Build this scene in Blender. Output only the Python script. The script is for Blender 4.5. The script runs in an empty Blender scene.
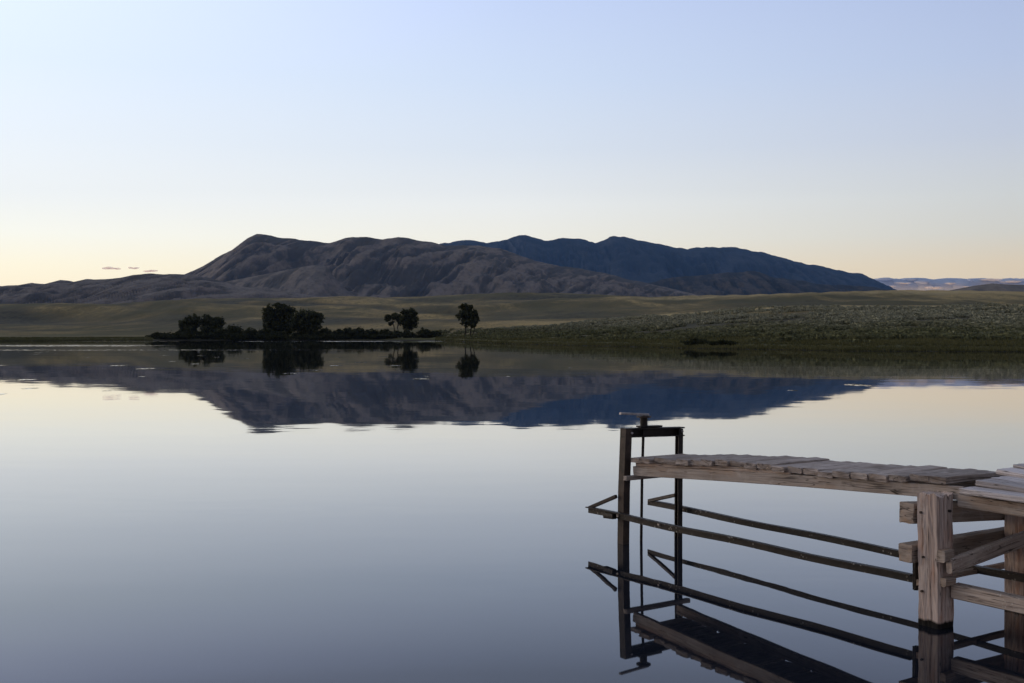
import bpy, math, random
import numpy as np
from mathutils import Vector
rnd = random.Random(7)
C = bpy.context.scene.collection
F, H, HY = 1120.0, 2.0, 332.5          # lens in pixels, eye height over the water (m), horizon row of the photo

# ------------------------------------------------------------------ helpers
def tag(o, label=None, cat=None, group=None, kind=None):
    if label: o['label'] = label
    if cat: o['category'] = cat
    if group: o['group'] = group
    if kind: o['kind'] = kind
    return o

def empty(name, loc, label, cat, group=None):
    o = bpy.data.objects.new(name, None); C.objects.link(o); o.location = loc
    o.empty_display_size = .2
    return tag(o, label, cat, group)

def link_mesh(name, V, Fc, mats, parent=None, smooth=False, uvs=None, fmat=None, origin=None):
    V = np.asarray(V, dtype=np.float64)
    q = parent
    while q is not None: V = V - np.array(q.location); q = q.parent
    if parent is not None: pass
    elif origin is not None: V = V - np.array(origin)
    me = bpy.data.meshes.new(name)
    if isinstance(Fc, np.ndarray):
        n, k = Fc.shape
        me.vertices.add(len(V)); me.vertices.foreach_set('co', V.ravel())
        me.loops.add(n*k); me.loops.foreach_set('vertex_index', Fc.ravel().astype(np.int32))
        me.polygons.add(n)
        me.polygons.foreach_set('loop_start', np.arange(0, n*k, k, dtype=np.int32))
        me.polygons.foreach_set('loop_total', np.full(n, k, dtype=np.int32))
        me.update(calc_edges=True)
    else:
        me.from_pydata(V.tolist(), [], Fc); me.update()
    if uvs is not None:
        l = me.uv_layers.new(name='UVMap'); l.data.foreach_set('uv', np.asarray(uvs, dtype=np.float32).ravel())
    for m in (mats if isinstance(mats, (list, tuple)) else [mats]): me.materials.append(m)
    if fmat is not None: me.polygons.foreach_set('material_index', np.asarray(fmat, dtype=np.int32))
    if smooth: me.polygons.foreach_set('use_smooth', np.ones(len(me.polygons), dtype=bool))
    o = bpy.data.objects.new(name, me); C.objects.link(o)
    if parent is not None: o.parent = parent
    elif origin is not None: o.location = origin
    return o

def _hash(ix, iy, s):
    n = (ix.astype(np.int64)*374761393 + iy.astype(np.int64)*668265263 + s*1274126177) & 0xffffffff
    n = ((n ^ (n >> 13))*1274126177) & 0xffffffff
    n = n ^ (n >> 16)
    return (n & 0xffffff)/float(0xffffff)
def vnoise(x, y, s=0):
    x = np.asarray(x, float); y = np.asarray(y, float)
    x, y = np.broadcast_arrays(x, y)
    ix = np.floor(x); iy = np.floor(y); fx = x-ix; fy = y-iy
    fx = fx*fx*fx*(fx*(fx*6-15)+10); fy = fy*fy*fy*(fy*(fy*6-15)+10)
    a = _hash(ix, iy, s); b = _hash(ix+1, iy, s); c = _hash(ix, iy+1, s); d = _hash(ix+1, iy+1, s)
    return (a+(b-a)*fx)*(1-fy) + (c+(d-c)*fx)*fy
def fbm(x, y, o=4, s=0):
    t = 0; a = .5
    for i in range(o):
        t = t + a*(vnoise(x, y, s+i)-.5); x = np.asarray(x)*2.03+1.7; y = np.asarray(y)*2.03-3.1; a *= .5
    return t*2                                             # about -1..1
def ridged(x, y, o=4, s=0):
    t = 0; a = .5
    for i in range(o):
        t = t + a*(1-np.abs(2*vnoise(x, y, s+i)-1)); x = np.asarray(x)*2.1+5.3; y = np.asarray(y)*2.1+1.9; a *= .5
    return t                                               # 0..1

# ------------------------------------------------------------------ materials
def nodes(name):
    m = bpy.data.materials.new(name); m.use_nodes = True
    nt = m.node_tree; nt.nodes.clear()
    out = nt.nodes.new('ShaderNodeOutputMaterial')
    return m, nt, out
class NT:
    def __init__(s, nt): s.nt = nt
    def n(s, t, **k):
        a = s.nt.nodes.new(t)
        for kk, v in k.items(): setattr(a, kk, v)
        return a
    def l(s, a, b): s.nt.links.new(a, b)
    def val(s, sock, v):
        if isinstance(v, bpy.types.NodeSocket): s.l(v, sock)
        else: sock.default_value = v
    def math(s, op, a, b=0.0, clamp=False):
        m = s.n('ShaderNodeMath', operation=op, use_clamp=clamp); s.val(m.inputs[0], a); s.val(m.inputs[1], b); return m.outputs[0]
    def vmath(s, op, a, b=(0,0,0)):
        m = s.n('ShaderNodeVectorMath', operation=op); s.val(m.inputs[0], a); s.val(m.inputs[1], b); return m.outputs[0]
    def mapping(s, vec, scale=(1,1,1), rot=(0,0,0), loc=(0,0,0)):
        m = s.n('ShaderNodeMapping'); s.l(vec, m.inputs['Vector'])
        m.inputs['Scale'].default_value = scale; m.inputs['Rotation'].default_value = rot; m.inputs['Location'].default_value = loc
        return m.outputs[0]
    def noise(s, vec, scale=1, detail=4, rough=.55, dist=0):
        m = s.n('ShaderNodeTexNoise'); s.l(vec, m.inputs['Vector'])
        m.inputs['Scale'].default_value = scale; m.inputs['Detail'].default_value = detail
        m.inputs['Roughness'].default_value = rough; m.inputs['Distortion'].default_value = dist
        return m
    def ramp(s, fac, stops, interp='LINEAR'):
        r = s.n('ShaderNodeValToRGB'); cr = r.color_ramp; cr.interpolation = interp
        while len(cr.elements) < len(stops): cr.elements.new(.5)
        for e, (p, c) in zip(cr.elements, stops):
            e.position = p; e.color = (c, c, c, 1) if isinstance(c, (int, float)) else (*c, 1)
        s.val(r.inputs[0], fac); return r.outputs[0]
    def mix(s, f, a, b, mode='MIX'):
        m = s.n('ShaderNodeMix', data_type='RGBA', blend_type=mode)
        s.val(m.inputs[0], f)
        for i, v in ((6, a), (7, b)):
            if isinstance(v, bpy.types.NodeSocket): s.l(v, m.inputs[i])
            else: m.inputs[i].default_value = (*v, 1)
        return m.outputs[2]
    def mapr(s, v, a, b, c=0.0, d=1.0, smooth=False):
        m = s.n('ShaderNodeMapRange', interpolation_type='SMOOTHSTEP' if smooth else 'LINEAR')
        s.val(m.inputs[0], v)
        for i, q in enumerate((a, b, c, d)): m.inputs[i+1].default_value = q
        return m.outputs[0]

def mat_wood(name, dark, mid, light, warm=None, wet=False, speck=0.0):
    m, nt, out = nodes(name); t = NT(nt)
    p = t.n('ShaderNodeBsdfPrincipled'); t.l(p.outputs[0], out.inputs[0])
    uv = t.n('ShaderNodeUVMap').outputs[0]; geo = t.n('ShaderNodeNewGeometry')
    g1 = t.noise(t.mapping(uv, (1.6, 42, 1)), 1, 5, .6, .6).outputs[0]
    g2 = t.noise(t.mapping(uv, (5, 190, 1), loc=(3, 1, 0)), 1, 3, .6).outputs[0]
    g3 = t.noise(t.mapping(uv, (2.2, 9, 1), loc=(7, 5, 0)), 1, 4, .6).outputs[0]
    grain = t.math('ADD', t.math('MULTIPLY', g1, .65), t.math('MULTIPLY', g2, .35))
    col = t.ramp(grain, [(.33, dark), (.47, mid), (.66, light)])
    if warm:
        col = t.mix(t.mapr(g3, .5, .68), col, t.mix(.65, col, warm))
    rv = t.mapr(geo.outputs['Random Per Island'], 0, 1, .72, 1.16)
    col = t.mix(1.0, col, t.n('ShaderNodeCombineColor').outputs[0], 'MULTIPLY') if False else col
    hsv = t.n('ShaderNodeHueSaturation'); t.l(col, hsv.inputs['Color']); t.l(rv, hsv.inputs['Value']); col = hsv.outputs[0]
    # dark checks (drying cracks) along the grain, and weather stains
    ck = t.noise(t.mapping(uv, (1.1, 26, 1), loc=(11, 2, 0)), 1, 2, .5, .3).outputs[0]
    ckm = t.mapr(t.math('ABSOLUTE', t.math('SUBTRACT', ck, .5)), .0, .014, .8, 0)
    col = t.mix(ckm, col, (.018, .014, .012))
    pos_ = geo.outputs['Position']
    kn = t.noise(t.mapping(uv, (5, 16, 1), loc=(2, 8, 0)), 1, 2, .5, .5).outputs[0]          # knots and rot pockets
    col = t.mix(t.mapr(t.noise(pos_, 5.5, 4, .6).outputs[0], .54, .66, 0, .45), col, t.mix(.5, light, (.62, .57, .53)))      # bleached, worn patches
    col = t.mix(t.mapr(kn, .70, .74, 0, .9), col, (.022, .015, .012))
    pos = geo.outputs['Position']
    st = t.noise(pos, 3.5, 5, .6).outputs[0]
    col = t.mix(t.mapr(st, .5, .72, 0, .45), col, t.mix(.5, col, (.05, .045, .04)))
    if speck:
        vo = t.n('ShaderNodeTexVoronoi'); t.l(pos, vo.inputs['Vector']); vo.inputs['Scale'].default_value = 42
        keep = t.mapr(t.noise(pos, 7, 2).outputs[0], .46, .58)
        nz = t.n('ShaderNodeSeparateXYZ'); t.l(geo.outputs['Normal'], nz.inputs[0])
        sp = t.math('MULTIPLY', t.math('MULTIPLY', t.mapr(vo.outputs['Distance'], .2, .34, 1, 0), keep), t.mapr(nz.outputs[2], -.2, .6, .35, 1))
        col = t.mix(t.math('MULTIPLY', sp, speck), col, (.62, .6, .56))
    rough = .85
    if wet:                                                   # tide line: soaked, algae-dark wood just above the water
        z = t.n('ShaderNodeSeparateXYZ'); t.l(pos, z.inputs[0])
        zz = t.math('ADD', z.outputs[2], t.math('MULTIPLY', t.math('SUBTRACT', g3, .5), .05))
        wm = t.mapr(zz, .035, .052, 1, 0)
        col = t.mix(wm, col, (.008, .007, .006))
    t.l(col, p.inputs['Base Color']); p.inputs['Roughness'].default_value = rough
    p.inputs['Specular IOR Level'].default_value = .25
    b = t.n('ShaderNodeBump'); b.inputs['Strength'].default_value = .7; b.inputs['Distance'].default_value = .006
    t.l(t.math('SUBTRACT', grain, t.math('MULTIPLY', ckm, .6)), b.inputs['Height']); t.l(b.outputs[0], p.inputs['Normal'])
    return m

def mat_steel(name, c1, c2, rough=.55, speck=0.0, metal=0.0):
    m, nt, out = nodes(name); t = NT(nt)
    p = t.n('ShaderNodeBsdfPrincipled'); t.l(p.outputs[0], out.inputs[0])
    geo = t.n('ShaderNodeNewGeometry'); pos = geo.outputs['Position']
    n1 = t.noise(pos, 9, 5, .65).outputs[0]
    col = t.ramp(n1, [(.38, c1), (.62, c2)])
    if speck:
        vo = t.n('ShaderNodeTexVoronoi'); t.l(pos, vo.inputs['Vector']); vo.inputs['Scale'].default_value = 30
        keep = t.mapr(t.noise(pos, 4, 2).outputs[0], .5, .6)
        sp = t.math('MULTIPLY', t.mapr(vo.outputs['Distance'], .18, .3, 1, 0), keep)
        col = t.mix(t.math('MULTIPLY', sp, speck), col, (.5, .48, .44))
    t.l(col, p.inputs['Base Color']); p.inputs['Roughness'].default_value = rough; p.inputs['Metallic'].default_value = metal
    p.inputs['Specular IOR Level'].default_value = .3
    b = t.n('ShaderNodeBump'); b.inputs['Strength'].default_value = .4; b.inputs['Distance'].default_value = .004
    t.l(t.noise(pos, 60, 3).outputs[0], b.inputs['Height']); t.l(b.outputs[0], p.inputs['Normal'])
    return m

def mat_leaf(name, a, b, scale=.6):
    m, nt, out = nodes(name); t = NT(nt)
    geo = t.n('ShaderNodeNewGeometry')
    n = t.noise(geo.outputs['Position'], scale, 3).outputs[0]
    f = t.math('ADD', t.math('MULTIPLY', n, .6), t.math('MULTIPLY', geo.outputs['Random Per Island'], .4))
    col = t.ramp(f, [(.3, a), (.7, b)])
    d = t.n('ShaderNodeBsdfDiffuse'); t.l(col, d.inputs[0])
    tr = t.n('ShaderNodeBsdfTranslucent'); t.l(col, tr.inputs[0])
    mx = t.n('ShaderNodeMixShader'); mx.inputs[0].default_value = .2
    t.l(d.outputs[0], mx.inputs[1]); t.l(tr.outputs[0], mx.inputs[2]); t.l(mx.outputs[0], out.inputs[0])
    return m

def mat_sage():
    m, nt, out = nodes('sagebrush_leaves'); t = NT(nt)
    geo = t.n('ShaderNodeNewGeometry'); pos = geo.outputs['Position']
    n = t.noise(t.mapping(pos, (.10, .22, .2)), 1, 4, .6).outputs[0]; n2 = t.noise(pos, .9, 2).outputs[0]
    f = t.math('ADD', t.math('MULTIPLY', n2, .55), t.math('MULTIPLY', geo.outputs['Random Per Island'], .45))
    grey = t.ramp(f, [(.28, (.150, .158, .112)), (.72, (.40, .402, .300))])
    green = t.ramp(f, [(.28, (.074, .082, .044)), (.72, (.195, .204, .110))])
    z = t.n('ShaderNodeSeparateXYZ'); t.l(pos, z.inputs[0])
    k = t.mapr(t.math('ADD', z.outputs[2], t.math('MULTIPLY', t.math('SUBTRACT', n, .5), 5)), 2.2, 4.6)
    col = t.mix(k, green, grey)
    d = t.n('ShaderNodeBsdfDiffuse'); t.l(col, d.inputs[0]); t.l(d.outputs[0], out.inputs[0])
    return m

def mat_ground():
    m, nt, out = nodes('dry_grassland'); t = NT(nt)
    p = t.n('ShaderNodeBsdfPrincipled'); t.l(p.outputs[0], out.inputs[0]); p.inputs['Roughness'].default_value = .95
    p.inputs['Specular IOR Level'].default_value = .1
    geo = t.n('ShaderNodeNewGeometry'); pos = geo.outputs['Position']
    big = t.noise(t.mapping(pos, (.0045, .0022, .004)), 1, 5, .6, .6).outputs[0]
    mid = t.noise(t.mapping(pos, (.016, .005, .02), loc=(3, 7, 1)), 1, 6, .62, .5).outputs[0]
    fine = t.noise(t.mapping(pos, (.22, .06, .2)), 1, 5, .65).outputs[0]
    vfine = t.noise(t.mapping(pos, (1.1, .4, 1)), 1, 4, .65).outputs[0]
    col = t.ramp(big, [(.41, (0.086, 0.071, 0.025)), (.5, (0.165, 0.125, 0.047)), (.59, (0.304, 0.218, 0.085))])
    col = t.mix(t.mapr(mid, .50, .62, 0, .7), col, (0.425, 0.308, 0.119))
    col = t.mix(t.mapr(mid, .38, .49, .8, 0), col, (0.062, 0.058, 0.021))
    col = t.mix(t.mapr(fine, .48, .62, 0, .65), col, (0.086, 0.080, 0.032))
    col = t.mix(t.mapr(vfine, .5, .62, 0, .75), col, (0.067, 0.063, 0.026))
    so = t.n('ShaderNodeAttribute', attribute_name='sage_soil_valley_shade')
    col = t.mix(so.outputs['Fac'], col, t.ramp(fine, [(.38, (0.030, 0.029, 0.016)), (.62, (0.075, 0.069, 0.038))]))  # soil under the sage, plus painted shade in the far valleys
    at = t.n('ShaderNodeAttribute', attribute_name='dry_grass_crest_light')
    col = t.mix(t.math('MULTIPLY', at.outputs['Fac'], t.mapr(fine, .3, .6, .25, 1)), col, (0.462, 0.356, 0.168))  # dry grass, plus crest light painted pale on the foothills
    z = t.n('ShaderNodeSeparateXYZ'); t.l(pos, z.inputs[0])
    shore = t.mapr(z.outputs[2], .6, 1.9, 1, 0)
    col = t.mix(shore, col, t.ramp(fine, [(.35, (.052, .055, .022)), (.65, (.110, .106, .046))]))
    mud = t.mapr(z.outputs[2], .06, .28, 1, 0)
    col = t.mix(mud, col, (.03, .028, .02))
    t.l(col, p.inputs['Base Color'])
    b = t.n('ShaderNodeBump'); b.inputs['Strength'].default_value = .8; b.inputs['Distance'].default_value = .5
    t.l(t.math('ADD', fine, t.math('MULTIPLY', vfine, .4)), b.inputs['Height']); t.l(b.outputs[0], p.inputs['Normal'])
    return m

def mat_mountain(name, grass, rock, forest, fscale, famount, gully_shade=.6):
    m, nt, out = nodes(name); t = NT(nt)
    p = t.n('ShaderNodeBsdfPrincipled'); t.l(p.outputs[0], out.inputs[0]); p.inputs['Roughness'].default_value = .95
    p.inputs['Specular IOR Level'].default_value = .05
    geo = t.n('ShaderNodeNewGeometry'); pos = geo.outputs['Position']
    nz = t.n('ShaderNodeSeparateXYZ'); t.l(geo.outputs['Normal'], nz.inputs[0])
    n1 = t.noise(t.mapping(pos, (fscale, fscale*.6, fscale*2.2)), 1, 6, .62, .5).outputs[0]
    n2 = t.noise(t.mapping(pos, (fscale*6, fscale*3, fscale*9), loc=(5, 3, 2)), 1, 5, .65).outputs[0]
    n3 = t.noise(t.mapping(pos, (fscale*2.4, fscale*1.2, fscale*3.5), loc=(1, 9, 4)), 1, 5, .6, .8).outputs[0]
    col = t.mix(t.mapr(nz.outputs[2], .93, .72, 0, .8), grass, rock)
    col = t.mix(t.mapr(n3, .5, .66, 0, .6), col, t.mix(.5, col, rock))
    gu = t.n('ShaderNodeAttribute', attribute_name='gully_shade').outputs['Fac']
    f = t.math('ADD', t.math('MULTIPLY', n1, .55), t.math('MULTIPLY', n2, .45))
    f = t.math('ADD', f, t.math('MULTIPLY', t.math('SUBTRACT', gu, .45), .30*gully_shade))
    f = t.math('ADD', f, t.mapr(nz.outputs[0], -.6, .6, -.05, .05))     # more forest colour on flanks turned towards +x
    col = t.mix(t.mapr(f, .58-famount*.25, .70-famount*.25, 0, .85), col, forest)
    col = t.mix(t.mapr(gu, .22, .80, 0, .85*gully_shade), col, t.mix(.75, col, forest))  # gully timber, and relief shade painted into the colour
    col = t.mix(t.mapr(gu, .02, .26, .5*gully_shade, 0), col, t.mix(.7, col, rock))  # ribs painted paler, as if lit
    n4 = t.noise(t.mapping(pos, (fscale*20, fscale*8, fscale*24), loc=(2, 2, 7)), 1, 4, .65).outputs[0]      # scattered brush and timber
    col = t.mix(t.mapr(n4, .50, .60, 0, .6), col, t.mix(.8, col, forest))
    col = t.mix(t.mapr(n2, .50, .66, 0, .45), col, t.mix(.55, col, (.03, .03, .028)))
    t.l(col, p.inputs['Base Color'])
    b = t.n('ShaderNodeBump'); b.inputs['Strength'].default_value = .7; b.inputs['Distance'].default_value = 8
    t.l(n2, b.inputs['Height']); t.l(b.outputs[0], p.inputs['Normal'])
    return m

def mat_water():
    m, nt, out = nodes('lake_water'); t = NT(nt)
    geo = t.n('ShaderNodeNewGeometry'); pos = geo.outputs['Position']
    sep = t.n('ShaderNodeSeparateXYZ'); t.l(pos, sep.inputs[0])
    def swell(scale, loc, amp, detail=2):
        c = t.noise(t.mapping(pos, scale, loc=loc), 1, detail, .5).outputs['Color']
        v = t.vmath('SUBTRACT', c, (.5, .5, .5))
        s = t.n('ShaderNodeVectorMath', operation='SCALE'); t.l(v, s.inputs[0]); t.val(s.inputs['Scale'], amp)
        return s.outputs[0]
    a = swell((.55, 2.0, 1), (0, 0, 0), .0056, 3)
    b = swell((.07, .35, 1), (5, 2, 0), .0045, 3)
    X, Y = sep.outputs[0], sep.outputs[1]
    # faint cat's-paws: patches of finer ripple drifting over the still water
    cp = t.noise(t.mapping(pos, (.05, .16, 1), loc=(7, 3, 0)), 1, 3, .55, .4).outputs[0]
    a = t.vmath('ADD', a, swell((1.6, 5.5, 1), (3, 6, 0), t.math('MULTIPLY', t.mapr(cp, .50, .66, 0, 1, True), .0085), 2))
    # streaks where a breath of wind roughens the surface
    st = t.noise(t.mapping(pos, (.014, .06, 1), loc=(2.3, 4.1, 0)), 1, 4, .6, .3).outputs[0]
    far = t.mapr(Y, 60, 130, 0, 1)
    gate = t.math('MULTIPLY', t.mapr(st, .60, .68, 0, 1, True), far)
    # riffled lines lying off the far shore
    wob = t.math('ADD', Y, t.math('MULTIPLY', t.math('SUBTRACT', st, .5), 22))
    def line(y0, hw, x0, x1, s=1):
        d = t.math('ABSOLUTE', t.math('SUBTRACT', wob, y0))
        k = t.math('MULTIPLY', t.mapr(d, hw*.55, hw, s, 0, True), t.mapr(X, x0-6, x0+6, 0, 1, True))
        return t.math('MULTIPLY', k, t.mapr(X, x1-6, x1+6, 1, 0, True))
    lines = t.math('ADD', t.math('ADD', line(252, 17, -100, -56, .35), line(252, 15, -58, -15, 1.2)), t.math('ADD', line(168, 9, -160, -54, .8), line(128, 4, -62, -20, .5)))
    pat = t.noise(t.mapping(pos, (.05, .03, 1), loc=(8, 8, 0)), 1, 3).outputs[0]
    lines = t.math('MULTIPLY', lines, t.mapr(pat, .30, .48, .65, 1))
    rip = swell((3.0, 1.6, 1), (9, 1, 0), t.math('ADD', t.math('MULTIPLY', gate, .07), t.math('MULTIPLY', lines, .40)), 3)
    # small rings left by rising fish
    vo = t.n('ShaderNodeTexVoronoi'); t.l(t.mapping(pos, (.30, .16, 1)), vo.inputs['Vector']); vo.voronoi_dimensions = '2D'; vo.inputs['Scale'].default_value = 1
    cs = t.n('ShaderNodeSeparateColor'); t.l(vo.outputs['Color'], cs.inputs[0])
    zone = t.math('MULTIPLY', t.mapr(Y, 26, 36, 0, 1), t.mapr(Y, 95, 140, 1, 0))
    rare = t.math('GREATER_THAN', cs.outputs[0], t.mapr(X, -40, 20, .60, .95))
    sz = t.mapr(cs.outputs[1], 0, 1, .03, .17)
    ring = t.math('MULTIPLY', t.math('MULTIPLY', t.mapr(t.math('DIVIDE', vo.outputs['Distance'], sz), .7, 1, 1, 0), rare), zone)
    rr = swell((7, 5, 1), (4, 4, 0), t.math('MULTIPLY', ring, .22), 2)
    tot = t.vmath('ADD', t.vmath('ADD', a, b), t.vmath('ADD', rip, rr))
    nrm = t.vmath('NORMALIZE', t.vmath('ADD', t.vmath('MULTIPLY', tot, (1, 1, 0)), (0, 0, 1)))
    # reflectance against the angle of incidence
    dt = t.n('ShaderNodeVectorMath', operation='DOT_PRODUCT'); t.l(geo.outputs['Incoming'], dt.inputs[0]); t.l(nrm, dt.inputs[1])
    fr = t.ramp(dt.outputs['Value'], [(0, .98), (.05, .88), (.0958, .74), (.165, .49), (.216, .34), (.292, .165), (.45, .07), (1, .02)])
    df = t.n('ShaderNodeBsdfDiffuse'); df.inputs[0].default_value = (.010, .013, .020, 1)
    gl = t.n('ShaderNodeBsdfGlossy'); gl.inputs['Roughness'].default_value = .02; gl.inputs['Color'].default_value = (.985, .985, 1, 1)
    t.l(nrm, gl.inputs['Normal'])
    mx = t.n('ShaderNodeMixShader'); t.l(fr, mx.inputs[0]); t.l(df.outputs[0], mx.inputs[1]); t.l(gl.outputs[0], mx.inputs[2]); t.l(mx.outputs[0], out.inputs[0])
    return m

def mat_cloud(name, col, transp, through=.45):
    m, nt, out = nodes(name); t = NT(nt)
    d = t.n('ShaderNodeBsdfDiffuse'); d.inputs[0].default_value = (*col, 1)
    tr = t.n('ShaderNodeBsdfTranslucent'); tr.inputs[0].default_value = (*col, 1)
    mx = t.n('ShaderNodeMixShader'); mx.inputs[0].default_value = through
    t.l(d.outputs[0], mx.inputs[1]); t.l(tr.outputs[0], mx.inputs[2])
    tp = t.n('ShaderNodeBsdfTransparent'); m2 = t.n('ShaderNodeMixShader'); m2.inputs[0].default_value = transp
    t.l(mx.outputs[0], m2.inputs[1]); t.l(tp.outputs[0], m2.inputs[2]); t.l(m2.outputs[0], out.inputs[0])
    return m

M = dict(
    post=mat_wood('weathered_post', (.19, .13, .11), (.51, .41, .365), (.74, .63, .575), (.55, .30, .20), wet=True),
    beam=mat_wood('weathered_beam', (.16, .13, .11), (.33, .27, .225), (.45, .375, .32), (.38, .24, .15)),
    string=mat_wood('weathered_joist', (.21, .18, .16), (.37, .32, .285), (.49, .43, .39), (.44, .32, .24)),
    strip=mat_wood('pale_lath', (.28, .22, .19), (.48, .39, .34), (.62, .53, .47), (.50, .36, .28)),
    plank=mat_wood('grey_planks', (.12, .10, .09), (.31, .265, .24), (.47, .41, .375), (.22, .165, .125)),
    pale=mat_wood('silver_deck_boards', (.28, .26, .26), (.54, .50, .50), (.72, .68, .68)),
    speck=mat_wood('stained_timber', (.17, .135, .115), (.40, .33, .285), (.55, .47, .41), speck=.8),
    steel=mat_steel('black_rusty_steel', (.007, .006, .006), (.022, .017, .014)),
    brown=mat_steel('brown_rusty_steel', (.018, .013, .011), (.055, .038, .030)),
    rail=mat_steel('dark_angle_steel', (.012, .011, .010), (.028, .023, .020), speck=.5),
    galv=mat_steel('worn_bare_steel', (.22, .21, .22), (.42, .40, .41), .45, metal=.3),
    leaf=mat_leaf('cottonwood_leaves', (.028, .034, .018), (.080, .084, .044)),
    willow=mat_leaf('willow_leaves', (.024, .029, .016), (.066, .070, .037)),
    sage=mat_sage(),
    reed=mat_leaf('shore_grass_blades', (.060, .064, .026), (.155, .148, .070), .08),
    bark=mat_steel('tree_bark', (.012, .010, .008), (.035, .028, .022), .9),
    ground=mat_ground(), water=mat_water(),
)

# ------------------------------------------------------------------ dock frame of reference (metres)
L0 = np.array([1.040, 10.590]); UH = np.array([.5446, -.8387]); VH = np.array([.8387, .5446])
def D(u, v, z):                        # u runs along the catwalk towards the dock, v across it
    p = L0 + u*UH + v*VH
    return np.array([p[0], p[1], z])

class MB:                              # collects shapes into one mesh with UVs that follow the grain
    def __init__(s): s.V = []; s.F = []; s.UV = []; s.n = 0
    def add(s, V, F, UV):
        s.V.append(np.asarray(V)); s.F += [[i+s.n for i in f] for f in F]; s.UV += UV; s.n += len(V)
    def sweep(s, pts, prof, up=(0, 0, 1), seed=0, groove=0.0, jit=0.0, cap=True, endcut=0.0):
        """prof: closed list of (a,b) in the plane across the path (a sideways, b up)."""
        r = random.Random(seed); k = len(prof); pts = [np.asarray(q, float) for q in pts]
        per = [0]
        for i in range(k): per.append(per[-1] + math.dist(prof[i], prof[(i+1) % k]))
        c = np.mean(prof, axis=0); gro = [r.uniform(-1, 1) for _ in range(k)]
        ou, ov = r.uniform(0, 50), r.uniform(0, 50)
        V = []; lens = [0]
        for i, q in enumerate(pts):
            a = pts[max(i-1, 0)]; b = pts[min(i+1, len(pts)-1)]
            d = (b-a)/np.linalg.norm(b-a); sd = np.cross(d, up); sd /= np.linalg.norm(sd); u2 = np.cross(sd, d)
            if i: lens.append(lens[-1]+np.linalg.norm(q-pts[i-1]))
            for j, (x, y) in enumerate(prof):
                dx, dy = x-c[0], y-c[1]; n = math.hypot(dx, dy) or 1
                g = groove*(gro[j]*(.75+.25*math.sin(i*1.3+j)) ) + jit*r.uniform(-1, 1)
                ec = 0
                if endcut and i in (0, len(pts)-1): ec = r.uniform(-endcut, endcut)
                V.append(q + sd*(x+dx/n*g) + u2*(y+dy/n*g) + d*ec)
        Fc = []; UV = []
        for i in range(len(pts)-1):
            for j in range(k):
                j2 = (j+1) % k
                Fc.append([i*k+j, i*k+j2, (i+1)*k+j2, (i+1)*k+j])
                UV += [(lens[i]+ou, per[j]+ov), (lens[i]+ou, per[j+1]+ov), (lens[i+1]+ou, per[j+1]+ov), (lens[i+1]+ou, per[j]+ov)]
        if cap:
            f0 = list(range(k))[::-1]; f1 = [(len(pts)-1)*k+j for j in range(k)]
            for f, ps in ((f0, prof[::-1]), (f1, prof)):
                Fc.append(f); UV += [(ou+3+q[0]*3, ov+q[1]*.7) for q in ps]
        s.add(V, Fc, UV)
    def board(s, p0, p1, w, h, seg=10, ps=3, ch=.006, seed=0, up=(0, 0, 1), groove=.0015, jit=.0006, bow=0.0, twist=0.0, endcut=.004):
        """plank or beam from p0 to p1 (centre line), w sideways, h up"""
        p0 = np.asarray(p0, float); p1 = np.asarray(p1, float)
        pts = []
        for i in range(seg+1):
            f = i/seg; q = p0+(p1-p0)*f; q = q + np.array([0, 0, bow*4*f*(1-f)]); pts.append(q)
        s.sweep(pts, rect(w, h, ps, ch), up, seed, groove, jit, True, endcut)
    def build(s, name, mat, parent=None, smooth=False):
        o = link_mesh(name, np.concatenate(s.V), s.F, mat, parent, smooth, s.UV)
        return o

def rect(w, h, ps=3, ch=.006):
    a, b = w/2, h/2
    cs = [(a, -b+ch), (a, b-ch), (a-ch, b), (-a+ch, b), (-a, b-ch), (-a, -b+ch), (-a+ch, -b), (a-ch, -b)]
    out = []
    for i in range(0, 8, 2):
        p, q = cs[i], cs[i+1]
        for j in range(ps+1):
            f = j/ps; out.append((p[0]+(q[0]-p[0])*f, p[1]+(q[1]-p[1])*f))
    return out
def circ(r, n=14): return [(r*math.cos(2*math.pi*i/n), r*math.sin(2*math.pi*i/n)) for i in range(n)]
def chan(w, h, t):                     # C section, web on the -a side, open towards +a
    return [(-w/2, -h/2), (w/2, -h/2), (w/2, -h/2+t), (-w/2+t, -h/2+t), (-w/2+t, h/2-t), (w/2, h/2-t), (w/2, h/2), (-w/2, h/2)]
def angle(w, h, t):                    # L section: upright leg h, flange w at the top towards +a
    return [(0, -h/2), (t, -h/2), (t, h/2-t), (w, h/2-t), (w, h/2), (0, h/2)]

# ------------------------------------------------------------------ sluice gate
gate = empty('sluice_gate', D(0, 0, 0), 'black steel sluice gate frame with crank and stem standing in the water', 'sluice gate')
U3 = (UH[0], UH[1], 0)
def upright(v0, lean, w, d, mat, flip):
    b = MB(); pr = chan(w, d, .012)
    if flip: pr = [(-x, y) for x, y in pr][::-1]
    # local axes for a vertical sweep: sideways = d x up ; up hint along the catwalk
    b.sweep([D(0, v0, -1.2), D(0, v0+lean*.5, .5), D(0, v0+lean, 1.086-.04*v0)], pr, up=U3, jit=.0008)
    return b.build('frame_post', mat, gate)
upright(0, .052, .075, .085, M['brown'], False)
upright(.700, .016, .055, .055, M['steel'], True)
b = MB(); b.sweep([D(.002, .012, 1.050), D(.002, .752, 1.030)], chan(.078, .088, .012)); cb = b.build('crossbar', M['steel'], gate)
for v in (.08, .71):
    b = MB(); b.sweep([D(.045, v, 1.05-.02*v), D(.060, v, 1.05-.02*v)], circ(.011, 8)); b.build('bolt', M['galv'], cb)
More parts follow.
